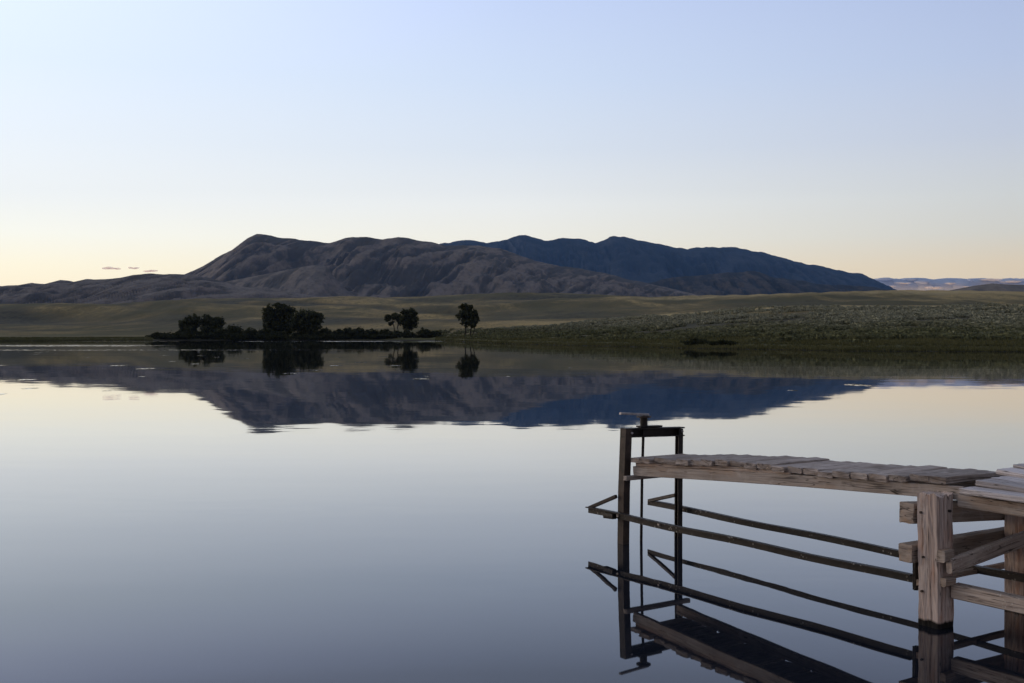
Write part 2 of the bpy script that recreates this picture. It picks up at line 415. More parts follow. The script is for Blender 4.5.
b = MB(); b.sweep([D(0, .222, -.9), D(0, .246, .6), D(.0, .268, 1.205)], circ(.0135, 10), up=U3); b.build('stem', M['steel'], gate)
b = MB(); b.board(D(0, .20, 1.101), D(0, .47, 1.094), .075, .016, 4, 2, .003, 3); b.build('bearing_plate', M['steel'], gate)
b = MB(); b.sweep([D(0, .268, 1.10), D(0, .268, 1.19)], circ(.036, 12), up=U3); hub = b.build('hub', M['steel'], gate)
b = MB(); b.sweep([D(0, .268, 1.186), D(0, .268, 1.200)], circ(.070, 18), up=U3); b.build('flange', M['brown'], hub)
b = MB(); b.board(D(.01, .31, 1.212), D(.01, -.03, 1.236), .036, .022, 6, 2, .004, 4); b.build('crank_arm', M['galv'], gate)
b = MB(); b.board(D(.066, -.015, .628), D(.066, .78, .630), .05, .042, 8, 3, .004, 5); b.build('ledger', M['string'], gate)

# ------------------------------------------------------------------ guide rails
def guide_rail(u0, v0, u1, v1, zc, zd, th, brace, label, side):
    root = empty('guide_rail', D(u0, v0, zc), label, 'steel rail', 'steel rails under the catwalk')
    b = MB(); n = 16
    pts = [D(u0+(u1-u0)*i/n, v0+(v1-v0)*i/n, zc+(zd-zc)*i/n+.005*math.sin(i*.9)*(i > 0)) for i in range(n+1)]
    b.sweep(pts, angle(.045*side, th, .009) if side > 0 else angle(.045*side, th, .009)[::-1], seed=2, jit=.0012); b.build('angle_bar', M['rail'], root)
    b = MB(); b.sweep([D(u0+.015, v0, zc+.02), brace], rect(.034, .034, 2, .005), seed=3); b.build('brace', M['brown'], root)
    return root
r1 = guide_rail(-.445, -.055, 3.26, .012, .270, .268, .062, D(-.045, -.035, .445), 'steel angle rail nearest the viewer, speckled with droppings, below the catwalk', 1)
b = MB(); b.board(D(-.16, -.075, .255), D(-.02, -.075, .262), .05, .05, 2, 2, .005, 8); b.build('clamp', M['steel'], r1)
for u, v in ((.02, -.06), (.6, -.05)):
    b = MB(); b.sweep([D(u, v-.012, .275), D(u, v+.004, .275)], circ(.013, 8)); b.build('bolt', M['galv'], r1)
guide_rail(-.57, .80, 3.9, .63, .252, .270, .050, D(-.02, .69, .405), 'plain dark steel rail farther out, passing behind the thin frame post', -1)

# ------------------------------------------------------------------ catwalk
cat = empty('catwalk', D(.1, .4, .65), 'narrow grey plank catwalk sloping from the steel gate frame up to the dock', 'walkway')
def slz(u): return .644 + .0625*(u-.1) + .012*math.sin(u*.9)      # underside of the joists
for v0, v1 in ((.10, .072), (.64, .60)):
    b = MB(); n = 22
    pts = [D(.075+(3.62-.075)*i/n, v0+(v1-v0)*i/n, slz(.1+3.5*i/n)+.046) for i in range(n+1)]
    b.sweep(pts, rect(.045, .092, 4, .005), seed=int(v0*100), groove=.0018, jit=.0008, endcut=.004); b.build('joist', M['string'], cat)
b = MB(); n = 16
b.sweep([D(.1+1.95*i/n, .112-.015*i/n, slz(.1+1.95*i/n)+.112-.012*max(0, i/n-.8)*5) for i in range(n+1)], rect(.05, .034, 3, .004), seed=6, groove=.0012, jit=.0012); b.build('nailing_strip', M['strip'], cat)
b = MB(); u = .085; i = 0
while u < 3.45:
    w = rnd.uniform(.135, .165); uc = u+w/2
    lo = min(max((uc-1.5)/.9, 0), 1); zt = slz(uc)+.153-.031*lo*lo*(3-2*lo) + rnd.uniform(-.004, .006)
    va = .035+rnd.uniform(-.022, .018); vb = .71+rnd.uniform(-.02, .03); tl = rnd.uniform(-.008, .008)
    b.board(D(uc, va, zt+tl), D(uc+rnd.uniform(-.008, .008), vb, zt-tl), w, rnd.uniform(.042, .050), 6, 4, .006, 100+i, groove=.003, jit=.0015, bow=rnd.uniform(-.004, .006), endcut=.008)
    u += w+rnd.uniform(.006, .022); i += 1
b.build('decking', M['plank'], cat)

# ------------------------------------------------------------------ timber dock
dock = empty('timber_dock', D(3.487, -.04, 0), 'weathered timber dock on square posts at the landward end of the catwalk', 'dock')
def post(uc, vc, zt, sd, size=.172):
    b = MB(); pts = []; n = 26
    for i in range(n+1):
        z = -1.0+(zt+1.0)*i/n; pts.append(D(uc+.006*math.sin(z*3+sd), vc+.004*math.sin(z*4), z))
    b.sweep(pts, rect(size, size, 9, .012), up=U3, seed=sd, groove=.003, jit=.0045, endcut=.022)
    return b.build('post', M['post'], dock)
post(3.482, -.048, .895, 21)
post(3.487, .940, .80, 22)
post(5.75, -.02, .84, 23); post(5.75, .98, .80, 24)
for u, z in ((3.43, .772), (3.45, .470), (3.44, .235)):
    b = MB(); b.sweep([D(u, -.146, z), D(u, -.128, z)], circ(.009, 8)); b.build('bolt', M['brown'], dock)
for v, z in ((-.02, .79), (.0, .41)):
    b = MB(); b.sweep([D(3.562, v, z), D(3.58, v, z)], circ(.009, 8)); b.build('bolt', M['brown'], dock)
def beam(name, p0, p1, w, h, mat, sd, **k):
    b = MB(); b.board(p0, p1, w, h, 12, 4, .008, sd, groove=.003, jit=.0015, **k); return b.build(name, M[mat], dock)
beam('cap_beam', D(3.322, -.150, .755), D(3.322, 1.35, .655), .118, .140, 'beam', 31)
beam('cross_beam', D(3.322, -.160, .478), D(3.322, 1.3, .478), .11, .124, 'beam', 32)
beam('cross_board', D(3.30, -.02, .255), D(3.30, 1.2, .255), .05, .042, 'beam', 33)
beam('hanger', D(3.29, .0, .20), D(3.29, .0, .415), .05, .035, 'steel', 34, up=U3)
beam('brace', D(3.625, -.10, .432), D(3.645, 1.25, .60), .045, .10, 'speck', 35)
beam('cleat', D(3.60, -.155, .500), D(3.60, -.05, .503), .06, .078, 'beam', 36)
beam('cleat', D(3.592, -.12, .322), D(3.592, -.01, .318), .045, .06, 'beam', 37)
beam('walkway_timber', D(3.592, .012, .252), D(6.4, .03, .252), .09, .098, 'speck', 38)
beam('girder', D(3.60, .06, .862), D(6.4, .05, .832), .07, .088, 'string', 39)
beam('girder', D(3.60, .95, .845), D(6.4, .95, .835), .08, .10, 'string', 40)
b = MB(); v = -.085
for i in range(9):
    w = rnd.uniform(.16, .2); u0 = 3.70+rnd.uniform(-.02, .03)-(.04 if i > 1 else 0)-(.09 if i > 2 else 0); n = 14; pts = []
    for j in range(n+1):
        f = j/n; uu = u0+(6.5-u0)*f
        z = .945-.02*f+.012*math.sin(i*2.1)
        z += (0, .03, .055, .08, .09, .095, .09, .085, .08)[i]*math.exp(-((uu-u0)/.6)**2)
        pts.append(D(uu, v+w/2-.045*math.exp(-((uu-3.65)/1.2)**2)*0, z))
    b.sweep(pts, rect(w, .036, 5, .005), seed=60+i, groove=.0025, jit=.0012, endcut=.008)
    v += w+rnd.uniform(.004, .012)
b.build('decking', M['pale'], dock)

# ------------------------------------------------------------------ lake
water = link_mesh('water', [(-900, -60, 0), (900, -60, 0), (900, 520, 0), (-900, 520, 0)], [[0, 1, 2, 3]], M['water']); tag(water, kind='structure')

# ------------------------------------------------------------------ ground
def lerp_tab(x, tab):
    xs, ys = zip(*tab); return np.interp(x, xs, ys)
PX = lambda u: 512+F*u
SHORE = [(-900, 300), (-200, 290), (0, 266), (120, 276), (160, 288), (300, 290), (430, 282), (470, 236), (500, 204), (560, 176), (640, 156), (700, 140), (850, 121), (1024, 115), (1300, 104), (2000, 92)]
CREST2 = [(-900, 306), (-300, 307), (0, 304), (60, 303), (110, 304), (150, 301), (200, 298.5), (260, 298), (300, 298), (350, 296), (385, 297.5), (420, 296.5), (460, 294.5), (510, 292.5), (560, 293), (610, 295), (650, 297), (690, 295.5), (740, 295), (800, 293), (860, 291), (900, 290), (960, 290.5), (1024, 291.5), (1300, 294), (2000, 296)]
YC2 = [(-900, 1250), (0, 1250), (300, 1400), (600, 1500), (900, 1350), (1300, 1350), (2000, 1350)]
# crest of the sage slope (row in the photo) and its distance
CREST1 = [(-900, 330), (350, 330), (470, 328), (560, 323), (620, 318), (700, 312), (760, 306.5), (805, 304), (880, 305), (1024, 304.5), (1300, 303), (2000, 302)]
YC1 = [(-900, 520), (350, 480), (500, 400), (620, 350), (700, 320), (860, 290), (1024, 275), (1300, 250), (2000, 240)]
def ground_z(px, Y):
    sh = lerp_tab(px, SHORE); y1 = lerp_tab(px, YC1); y2 = lerp_tab(px, YC2)
    z1 = H+(HY-lerp_tab(px, CREST1))*y1/F; z2 = H+(HY-lerp_tab(px, CREST2))*y2/F
    t = Y-sh
    bank = np.where(t < 0, np.maximum(t*.12, -1.5), np.minimum(t*.055, .55))
    s1 = np.clip((Y-sh-6)/(y1-sh-6), 0, 1); a = s1*s1*(3-2*s1)*.2+s1*.8
    za = .55+(z1-.55)*a
    s2 = np.clip((Y-y1)/(y2-y1), 0, 1); c = s2*s2*(3-2*s2)
    right = np.clip((px-480)/260, 0, 1)
    c = c*(1-right)*.6+ (s2**1.15)*(1-right)*.4 + c*right
    zb = z1+(z2-z1)*c - right*2.2*np.sin(np.pi*np.clip(s2*2.2, 0, 1))
    s3 = np.clip((Y-y2)/1500, 0, 1); zc = z2-(s3*s3*(3-2*s3))*(z2-6)
    z = np.where(Y < y1, za, np.where(Y < y2, zb, zc))
    z = np.where(t < 6, bank, z)
    return z
def ground_h(px, Y):
    X = (px-512)/F*Y; sh = lerp_tab(px, SHORE); y2 = lerp_tab(px, YC2)
    z = ground_z(px, Y)
    k = np.clip((Y-sh-5)/60, 0, 1)
    z = z + k*(.30*fbm(X/9, Y/11, 3, 3) + .9*fbm(X/45, Y/60, 3, 9)*np.clip((Y-sh)/200, 0, 1))
    k2 = np.clip((Y-sh-150)/500, 0, 1)*np.clip((y2+900-Y)/900, 0, 1)
    crest = np.clip((Y-y2+230)/230, 0, 1)*np.clip((y2+200-Y)/200, 0, 1)
    lf = 1-.35*np.clip((px-520)/200, 0, 1)
    z = z + lf*k2*np.clip(Y/900, 0, 1)*(1-.85*crest)*(13*fbm(X/260+Y/700, Y/300, 3, 17) - 13*ridged(X/210+Y/330, Y/480, 3, 23)+3.5)
    z = z + k2*np.clip(Y/900, 0, 1)*2.2*fbm(X/60, Y/70, 3, 29)
    return z
pxs = np.concatenate([np.linspace(-900, -40, 120), np.linspace(-34, 1058, 620), np.linspace(1066, 2000, 120)])
ss = np.concatenate([[-14, -6, -2, -.6, 0, .7, 1.6, 3, 5, 6.5], 8*np.exp(np.linspace(0, math.log(3400/8), 250)), [4500, 6500, 9000, 11200]])
Yg = lerp_tab(pxs, SHORE)[None, :]+ss[:, None]
Pg = np.broadcast_to(pxs[None, :], Yg.shape)
Zg = ground_h(Pg, Yg); Xg = (Pg-512)/F*Yg
for _ in range(2):                                          # settle the foothill skyline on its surveyed crest
    y1c, y2c = lerp_tab(pxs, YC1), lerp_tab(pxs, YC2)
    row = np.where((Yg > 1.35*y1c) & (Yg < y2c+500), HY-(Zg-H)*F/Yg, 999)
    dl = lerp_tab(pxs, CREST2)-row.min(0); kr = np.ones(17)/17
    dl = np.convolve(np.pad(dl, 8, mode='edge'), kr, 'valid')
    wt = np.clip((Yg-1.2*y1c)/(.65*y2c-1.2*y1c), 0, 1)*np.clip((y2c+1500-Yg)/1000, 0, 1)
    Zg = Zg-wt*dl[None, :]*np.minimum(Yg, y2c)/F
def grid_faces(r, c):
    i = np.arange(r*c).reshape(r, c)
    return np.stack([i[:-1, :-1].ravel(), i[:-1, 1:].ravel(), i[1:, 1:].ravel(), i[1:, :-1].ravel()], 1)
g = link_mesh('ground', np.stack([Xg, Yg, Zg], -1).reshape(-1, 3), grid_faces(*Yg.shape), M['ground'], smooth=True); tag(g, kind='structure')
y1g = lerp_tab(Pg, YC1); y2g = lerp_tab(Pg, YC2); Xn = Xg/60
dg = np.exp(-((Yg-y1g*.94)/(y1g*.075))**2)*np.clip((Pg-470)/120, 0, 1)*(.55+.9*vnoise(Xn, Yg/90, 71))
dg = np.maximum(dg, .7*np.exp(-((Yg-y2g*.97)/(y2g*.03))**2)*np.clip(vnoise(Xg/170, Yg/400, 73)*2.4-.9, 0, 1))
dg = np.maximum(dg, .55*np.clip(ridged(Xg/260+Yg/500, Yg/520, 2, 75)*5-3.75, 0, 1)*np.clip((Yg-450)/300, 0, 1))
rgv = ridged(Xg/210+Yg/330, Yg/480, 3, 23); farm = np.clip((Yg-y1g*1.1)/250, 0, 1)
dg = np.maximum(dg, .7*farm*np.clip((.36-rgv)*9, 0, 1))  # relief crests painted paler, as if catching light
sv_ = .8*farm*np.clip((rgv-.50)*7, 0, 1)*(.5+vnoise(Xg/70, Yg/160, 79))  # valley shade painted dark into the ground colour
ss_ = np.clip((Pg-430)/120, 0, 1)*np.clip((Yg-lerp_tab(Pg, SHORE)-8)/10, 0, 1)*np.clip((y1g*.83-Yg)/(y1g*.06), 0, 1)*.85
a_ = g.data.attributes.new('sage_soil_valley_shade', 'FLOAT', 'POINT'); a_.data.foreach_set('value', np.clip(np.maximum(ss_, sv_), 0, 1).astype(np.float32).ravel())
a_ = g.data.attributes.new('dry_grass_crest_light', 'FLOAT', 'POINT'); a_.data.foreach_set('value', np.clip(dg, 0, 1).astype(np.float32).ravel())

# ------------------------------------------------------------------ mountains
def mountain(name, crest, Yc, depth, mat, base=0, gul=70, gx=220, slant=0.0, rough=1.0, nx=700, ny=90, seed=0, back=None, pw=1.0, lowfoot=None):
    x0, x1 = crest[0][0], crest[-1][0]
    px = np.linspace(x0, x1, nx); cy = lerp_tab(px, crest)
    zc = H+(HY-cy)*Yc/F
    zc = zc + rough*fbm(px*Yc/F/90, px*0, 4, seed+40)*Yc*.0012
    tt = np.concatenate([np.linspace(0, 1, ny), np.linspace(1, 2, ny//3)[1:]])
    T = tt[:, None]; Xc = ((px-512)/F*Yc)[None, :]
    Y = Yc-depth*(1-T)
    X = Xc*(.55+.45*Y/Yc) 
    wv = fbm(Xc/900+T*.4, T*1.2, 3, seed)
    prof = np.where(T <= 1, T**pw*.75+(T*T*(3-2*T))*.25, np.clip(2-T, 0, 1)**.8)
    gate_ = np.clip(T*3, 0, 1)*np.clip((1-T)*4.5+.02, 0, 1)
    gate_ = np.where(T > 1, np.clip((T-1)*3, 0, 1)*.6, gate_)
    rg = ridged((Xc+slant*T*depth)/gx+.8*wv, T*depth/gx*.16, 5, seed+5)
    rgb_ = ridged((Xc+slant*T*depth)/(gx*.36)+1.1*wv+.5*rg, T*depth/gx*.45, 4, seed+25)
    rg2 = fbm(Xc/(gx*2.2), T*depth/(gx*2.2), 4, seed+8)
    hrel = np.clip((zc[None, :]-base)/max(zc.max()-base, 1), .08, 1)
    Z = base+(zc[None, :]-base)*prof + gate_*hrel**.6*(gul*1.7*np.minimum(rg-.58, .03)+gul*.6*np.minimum(rg2, .05)+gul*.75*np.minimum(rgb_-.60, .03))
    Z = np.where(T < .001, base-30, Z)
    gul_a = np.clip((.46-1.3*(rg-.635)-1.9*(rgb_-.635)-.2*rg2)+.55*fbm(Xc/26, T*depth/40, 4, seed+15), 0, 1)  # mask for gully timber and painted relief shade, low on the ribs
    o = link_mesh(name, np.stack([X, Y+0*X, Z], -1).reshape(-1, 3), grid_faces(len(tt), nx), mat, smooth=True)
    a_ = o.data.attributes.new('gully_shade', 'FLOAT', 'POINT'); a_.data.foreach_set('value', np.broadcast_to(gul_a, Z.shape).astype(np.float32).ravel())
    return tag(o, kind='structure')
MM = dict(
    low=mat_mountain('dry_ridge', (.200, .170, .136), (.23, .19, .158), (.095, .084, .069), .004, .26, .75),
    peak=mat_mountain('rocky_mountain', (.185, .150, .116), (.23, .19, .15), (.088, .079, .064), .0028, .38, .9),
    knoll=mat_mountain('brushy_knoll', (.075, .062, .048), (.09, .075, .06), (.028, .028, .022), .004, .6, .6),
    blue=mat_mountain('hazy_timbered_range', (.040, .050, .062), (.055, .06, .068), (.022, .030, .040), .0016, .8))  # timber, with some haze blue mixed into the base colours
LOW = [(-620, 300), (-400, 292), (-250, 289), (-120, 290), (0, 286.5), (18, 285), (32, 282), (45, 283.5), (60, 280.5), (74, 282.5), (88, 279), (105, 279), (125, 277), (150, 273.5), (172, 274.5), (190, 275), (215, 280), (240, 286), (280, 291), (320, 296), (380, 302)]
SPUR = [(120, 302), (170, 296), (205, 287), (230, 281), (255, 276.5), (280, 271.5), (300, 267), (318, 264.5), (327, 266), (333, 275), (342, 286), (360, 300)]
PEAK = [(110, 300), (150, 287), (185, 274.5), (200, 267.5), (215, 258.5), (232, 249), (248, 237.5), (257, 234), (268, 234.5), (285, 237), (310, 240), (330, 242), (345, 238.5), (365, 237), (383, 239.5), (398, 237.5), (420, 241), (445, 245.5), (480, 246), (500, 249), (520, 256), (545, 263), (580, 268), (605, 274), (640, 281), (680, 291), (740, 302)]
BLUE = [(360, 300), (400, 262), (420, 252), (440, 243.5), (470, 240.5), (488, 242.5), (505, 239), (525, 235.5), (545, 240.5), (560, 238.5), (578, 239), (595, 242.5), (604, 240), (610, 235.5), (622, 236.5), (650, 243.5), (670, 246.5), (688, 249), (705, 246.5), (735, 247.5), (760, 252), (790, 259.5), (830, 268.5), (848, 272), (862, 273.5), (875, 280), (895, 290), (930, 303)]
KNOLL = [(590, 302), (625, 291), (650, 283), (672, 278), (700, 275), (725, 271.5), (748, 271), (770, 276), (795, 280), (820, 284.5), (850, 286), (880, 288), (905, 292), (960, 302)]
FARHILL = [(880, 306), (930, 294), (955, 289.5), (975, 285.5), (992, 283), (1010, 284), (1040, 286), (1090, 287), (1160, 291), (1300, 305)]
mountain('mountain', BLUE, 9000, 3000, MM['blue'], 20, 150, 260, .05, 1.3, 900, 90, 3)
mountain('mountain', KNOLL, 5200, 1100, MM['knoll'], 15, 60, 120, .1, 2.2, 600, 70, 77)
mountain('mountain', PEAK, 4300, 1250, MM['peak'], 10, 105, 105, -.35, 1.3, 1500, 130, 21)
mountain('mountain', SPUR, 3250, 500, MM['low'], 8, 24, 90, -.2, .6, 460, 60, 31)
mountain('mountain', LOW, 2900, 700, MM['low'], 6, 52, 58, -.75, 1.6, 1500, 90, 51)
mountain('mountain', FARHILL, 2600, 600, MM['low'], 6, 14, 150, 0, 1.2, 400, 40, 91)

# ------------------------------------------------------------------ plants
RG = np.random.default_rng(5)
def leaf_cloud(lobes, n, size, jitter=.20):
    """leaf clumps (two crossed bent quads each) through the volume of some ellipsoid lobes; denser near the shell, with gaps"""
    w = np.array([l[3]*l[4]*l[5] for l in lobes])**.75; w /= w.sum()
    V = []; 
    P = []
    for l, k in zip(lobes, (w*n).astype(int)):
        c = np.array(l[:3]); r = np.array(l[3:6])
        # sub-clumps give the crown its uneven outline and its gaps
        m = max(9, k//28)
        cd = RG.normal(size=(m, 3)); cd /= np.linalg.norm(cd, axis=1)[:, None]; cr = RG.uniform(.10, .92, (m, 1))**.55
        cc = cd*cr
        idx = RG.integers(0, m, k)
        q = cc[idx]+RG.normal(size=(k, 3))*jitter*.62
        P.append(c+q*r*.95)
    P = np.concatenate(P); k = len(P)
    a = RG.normal(size=(k, 3)); a /= np.linalg.norm(a, axis=1)[:, None]
    bq = np.cross(a, RG.normal(size=(k, 3))); bq /= np.linalg.norm(bq, axis=1)[:, None]
    s = size*RG.uniform(.55, 1.25, (k, 1))
    V = np.stack([P-a*s, P+bq*s*.55, P+a*s, P-bq*s*.55], 1).reshape(-1, 3)
    return V, np.arange(4*k).reshape(k, 4)
def limb(b, p0, p1, r0, r1, seed):
    p0 = np.array(p0, float); p1 = np.array(p1, float); r = random.Random(seed); n = 5; prev = None
    ring = []
    for i in range(n+1):
        f = i/n; q = p0+(p1-p0)*f+np.array([r.uniform(-1, 1), r.uniform(-1, 1), 0])*.05*np.linalg.norm(p1-p0)*math.sin(math.pi*f); ring.append((q, r0+(r1-r0)*f))
    V = []; Fc = []; UV = []; k = 7
    for q, rr in ring:
        for j in range(k): V.append(q+np.array([math.cos(j*2*math.pi/k), math.sin(j*2*math.pi/k), 0])*rr)
    for i in range(n):
        for j in range(k):
            Fc.append([i*k+j, i*k+(j+1) % k, (i+1)*k+(j+1) % k, (i+1)*k+j]); UV += [(0, 0)]*4
    Fc.append([n*k+j for j in range(k)]); UV += [(0, 0)]*k
    b.add(V, Fc, UV)
def gz(px, Y): return float(ground_h(np.array([px]), np.array([Y]))[0])
def tree(px, Y, lobes, stems, label, n=2600, size=.36):
    """lobes: (dx, dy, z, rx, ry, rz) in metres from the foot of the tree"""
    z0 = gz(px, Y); loc = ((px-512)/F*Y, Y, z0)
    t = empty('cottonwood_tree', loc, label, 'tree', 'trees on the far shore')
    b = MB()
    for i, (dx, dy, tx, ty, h, r) in enumerate(stems):
        p0 = np.array(loc)+np.array([dx, dy, -.3]); p1 = np.array(loc)+np.array([tx, ty, h])
        limb(b, p0, p1, r, r*.45, i+int(px))
        for q in range(5):
            f = rnd.uniform(.4, .95); s = p0+(p1-p0)*f; l = lobes[rnd.randrange(len(lobes))]
            e = np.array(loc)+np.array(l[:3])+np.array([rnd.uniform(-.5, .5)*l[3], rnd.uniform(-.5, .5)*l[4], rnd.uniform(-.2, .6)*l[5]])
            limb(b, s, e, r*.4, r*.1, q+11)
    b.build('trunk', M['bark'], t, True)
    V, Fq = leaf_cloud([(loc[0]+l[0], loc[1]+l[1], loc[2]+l[2], *l[3:]) for l in lobes], n, size)
    link_mesh('crown', V, Fq, M['leaf'], t)
    return t
m_ = 296/F                                                # metres per photo pixel at the tree line
tree(190, 300, [(-1.4, 0, 3.6, 1.9, 2, 1.7), (.9, .6, 4.5, 2.2, 2.2, 1.8), (0, 0, 2.6, 2.4, 2, 1.6)], [(0, 0, .2, 0, 4, .16), (-.3, 0, -1.2, 0, 3.4, .12)], 'low broad tree at the left end of the willow row, ragged on its left side', 3000, .32)
tree(211, 302, [(-.8, 0, 4.3, 2.4, 2.2, 2.0), (1.4, 0, 3.9, 2.2, 2.2, 2.0), (.4, 0, 2.6, 3.0, 2.2, 1.7)], [(0, 0, .3, 0, 4.4, .18)], 'smooth domed tree just right of the ragged low tree', 3800, .32)
tree(279, 303, [(-2.4, 0, 6.3, 2.3, 2.6, 2.6), (.4, .5, 7.2, 3.0, 2.8, 2.2), (2.5, 0, 6.9, 2.4, 2.6, 2.1), (-2.0, 0, 3.0, 2.7, 2.6, 2.9), (1.2, 0, 3.4, 3.4, 2.6, 3.2)], [(-.6, 0, -1.8, 0, 6.5, .26), (.5, 0, 1.4, 0, 7, .26)], 'largest dark tree on the far shore, square topped', 9500, .36)
tree(306, 297, [(0, 0, 5.3, 3.6, 3, 2.5), (2.0, .3, 4.7, 2.4, 2.6, 2.4), (-1.4, 0, 3.3, 3.0, 2.6, 3.0), (1.6, 0, 2.7, 2.9, 2.6, 2.7), (2.4, 0, 5.0, 2.2, 2.4, 2.3)], [(0, 0, .3, 0, 6, .24), (.5, 0, 2, 0, 4.6, .18)], 'round dark tree overlapping the right side of the largest tree', 8000, .36)
tree(394, 300, [(-.3, 0, 5.6, 1.9, 1.6, 1.0), (-1.6, 0, 5.0, 1.1, 1.2, .8), (1.3, 0, 4.6, 1.2, 1.3, 1.5), (-.7, 0, 3.6, .9, 1, .8)], [(.7, 0, -.6, 0, 5.4, .15), (.8, 0, 1.3, 0, 5, .13)], 'small open tree with bare lower stem leaning beside a rounder tree', 1800, .3)
tree(409, 298, [(-.2, 0, 6.2, 2.2, 2.1, 1.7), (1.0, 0, 5.2, 2.0, 2, 2.2), (-1.0, 0, 4.6, 1.9, 1.9, 2.0), (.2, 0, 3.2, 2.3, 2, 1.5)], [(0, 0, .2, 0, 6, .2)], 'upright rounded tree right of the open one', 4600, .33)
tree(468, 262, [(-.3, 0, 6.9, 1.7, 1.8, 1.4), (-1.0, 0, 5.5, 1.8, 1.8, 1.9), (.9, .2, 5.4, 1.7, 1.8, 1.7), (.3, 0, 3.7, 2.2, 1.9, 1.6), (1.9, 0, 4.6, .9, 1, 1.5)], [(-.7, 0, -.5, 0, 6.4, .16), (.6, 0, .8, 0, 5.8, .15), (1.1, 0, 1.7, 0, 4.2, .1)], 'lone tree with several thin stems, rightmost on the far shore', 4800, .3)

def bush(px, w, h, Y, name='willow_bush', label='dark willow bush in the low row along the far shore', group='willow bushes along the far shore', n=None):
    z0 = gz(px, Y); loc = np.array([(px-512)/F*Y, Y, z0])
    lobes = []
    for i in range(4):
        lobes.append((loc[0]+RG.uniform(-.5, .5)*w*.7, loc[1]+RG.uniform(-.6, .6), z0+h*RG.uniform(.32, .6), w*RG.uniform(.28, .42), 1.2, h*RG.uniform(.32, .46)))
    lobes.append((loc[0], loc[1], z0+h*.3, w*.5, 1.2, h*.34))
    V, Fq = leaf_cloud(lobes, n or int(420+w*h*110), .26, .28)
    V[:, 2] = np.maximum(V[:, 2], z0-.2)
    return tag(link_mesh(name, V, Fq, M['willow'], origin=tuple(loc)), label, 'bush', group)
for x0, x1, yt in [(149, 168, 333), (162, 184, 332.3), (178, 200, 331), (196, 216, 329), (210, 231, 329.5), (224, 247, 326), (240, 258, 329.5), (252, 272, 331), (266, 290, 332), (288, 312, 331), (308, 326, 330.5), (321, 334, 329), (331, 345, 331.5), (341, 354, 330.5), (349, 363, 329), (360, 372, 332), (368, 382, 331), (378, 392, 330.5), (388, 404, 333), (402, 416, 333), (415, 429, 331), (424, 441, 334.3)]:
    Y = 294+RG.uniform(-2, 3); bush((x0+x1)/2, (x1-x0)*Y/F, (339-yt)*Y/F*1.28, Y)
for i in range(16):
    x = 166+i*17.5+RG.uniform(-4, 4); Y = 291.5+RG.uniform(-1.5, 1.5); bush(x, RG.uniform(19, 27)*Y/F, RG.uniform(5, 8)*Y/F, Y)
bush(698, 3.4, .95, 146.5, 'shoreline_shrub', 'low dark shrub at the water edge below the sage slope, left one of two', None)
bush(727, 4.0, .75, 142, 'shoreline_shrub', 'low dark shrub at the water edge below the sage slope, right one of two', None)

def tufts(px, Y, rad, hgt, nq, mat, name):
    """many little plants as one mesh: nq leaf quads each, fanned upwards"""
    k = len(px); z = ground_h(px, Y); X = (px-512)/F*Y
    P = np.stack([X, Y, z-.04], 1)
    P = np.repeat(P, nq, 0); R_ = np.repeat(rad, nq)[:, None]; Hh = np.repeat(hgt, nq)[:, None]
    kk = len(P); an = RG.uniform(0, 2*np.pi, (kk, 1)); rr = RG.uniform(0, 1, (kk, 1))**.6
    out = np.concatenate([np.cos(an), np.sin(an), np.zeros_like(an)], 1)
    base = P+out*R_*rr*.75
    dome = np.sqrt(np.clip(1-(rr*.85)**2, 0, 1))
    tip = P+out*R_*rr*1.12+np.concatenate([np.zeros((kk, 2)), Hh*dome*RG.uniform(.75, 1.1, (kk, 1))], 1)
    yaw = RG.uniform(0, 2*np.pi, (kk, 1)); sd = np.concatenate([np.cos(yaw), np.sin(yaw), np.zeros_like(yaw)], 1)
    return P, base, tip, sd, R_, kk
# sagebrush
n = 44000
px = RG.uniform(430, 1180, n); t = RG.uniform(0, 1, n)**.85
sh = lerp_tab(px, SHORE); y1 = lerp_tab(px, YC1)
Y = sh+9+(y1*.95-sh-9)*t
keep = (vnoise((px-512)/F*Y/12, Y/5, 4)+.5*vnoise((px-512)/F*Y/4, Y/3, 6) > .70) & (RG.uniform(0, 1, n) < np.clip((px-440)/200, .12, 1)) & (RG.uniform(0, 1, n) < np.clip((y1*.93-Y)/(y1*.14)+.6*vnoise((px-512)/F*Y/16, Y/9, 12)-.2, .03, 1)) & ((Y-sh) > 9+9*vnoise(px/40, Y*0, 8))
px, Y = px[keep], Y[keep]; k = len(px)
px2 = RG.uniform(560, 1100, 1200); Y2 = lerp_tab(px2, YC1)*1.05+RG.uniform(0, 1, 1200)**1.2*500
rad = RG.uniform(.38, 1.02, len(px)); hg = rad*RG.uniform(.5, .85, len(px)); 
P, base, tip, sd, R_, kk = tufts(px, Y, rad, hg, 20, None, '')
w = .30*R_
q1, q2, q3, q4 = [RG.uniform(.2, 1.1, (kk, 1)) for _ in range(4)]
V = np.stack([base-sd*w*q1, base+sd*w*q2, tip+sd*w*q3, tip-sd*w*q4], 1).reshape(-1, 3)
tag(link_mesh('sagebrush', V, np.arange(4*kk).reshape(kk, 4), M['sage']), 'grey green sagebrush covering the right hand slope', 'sagebrush', kind='stuff')
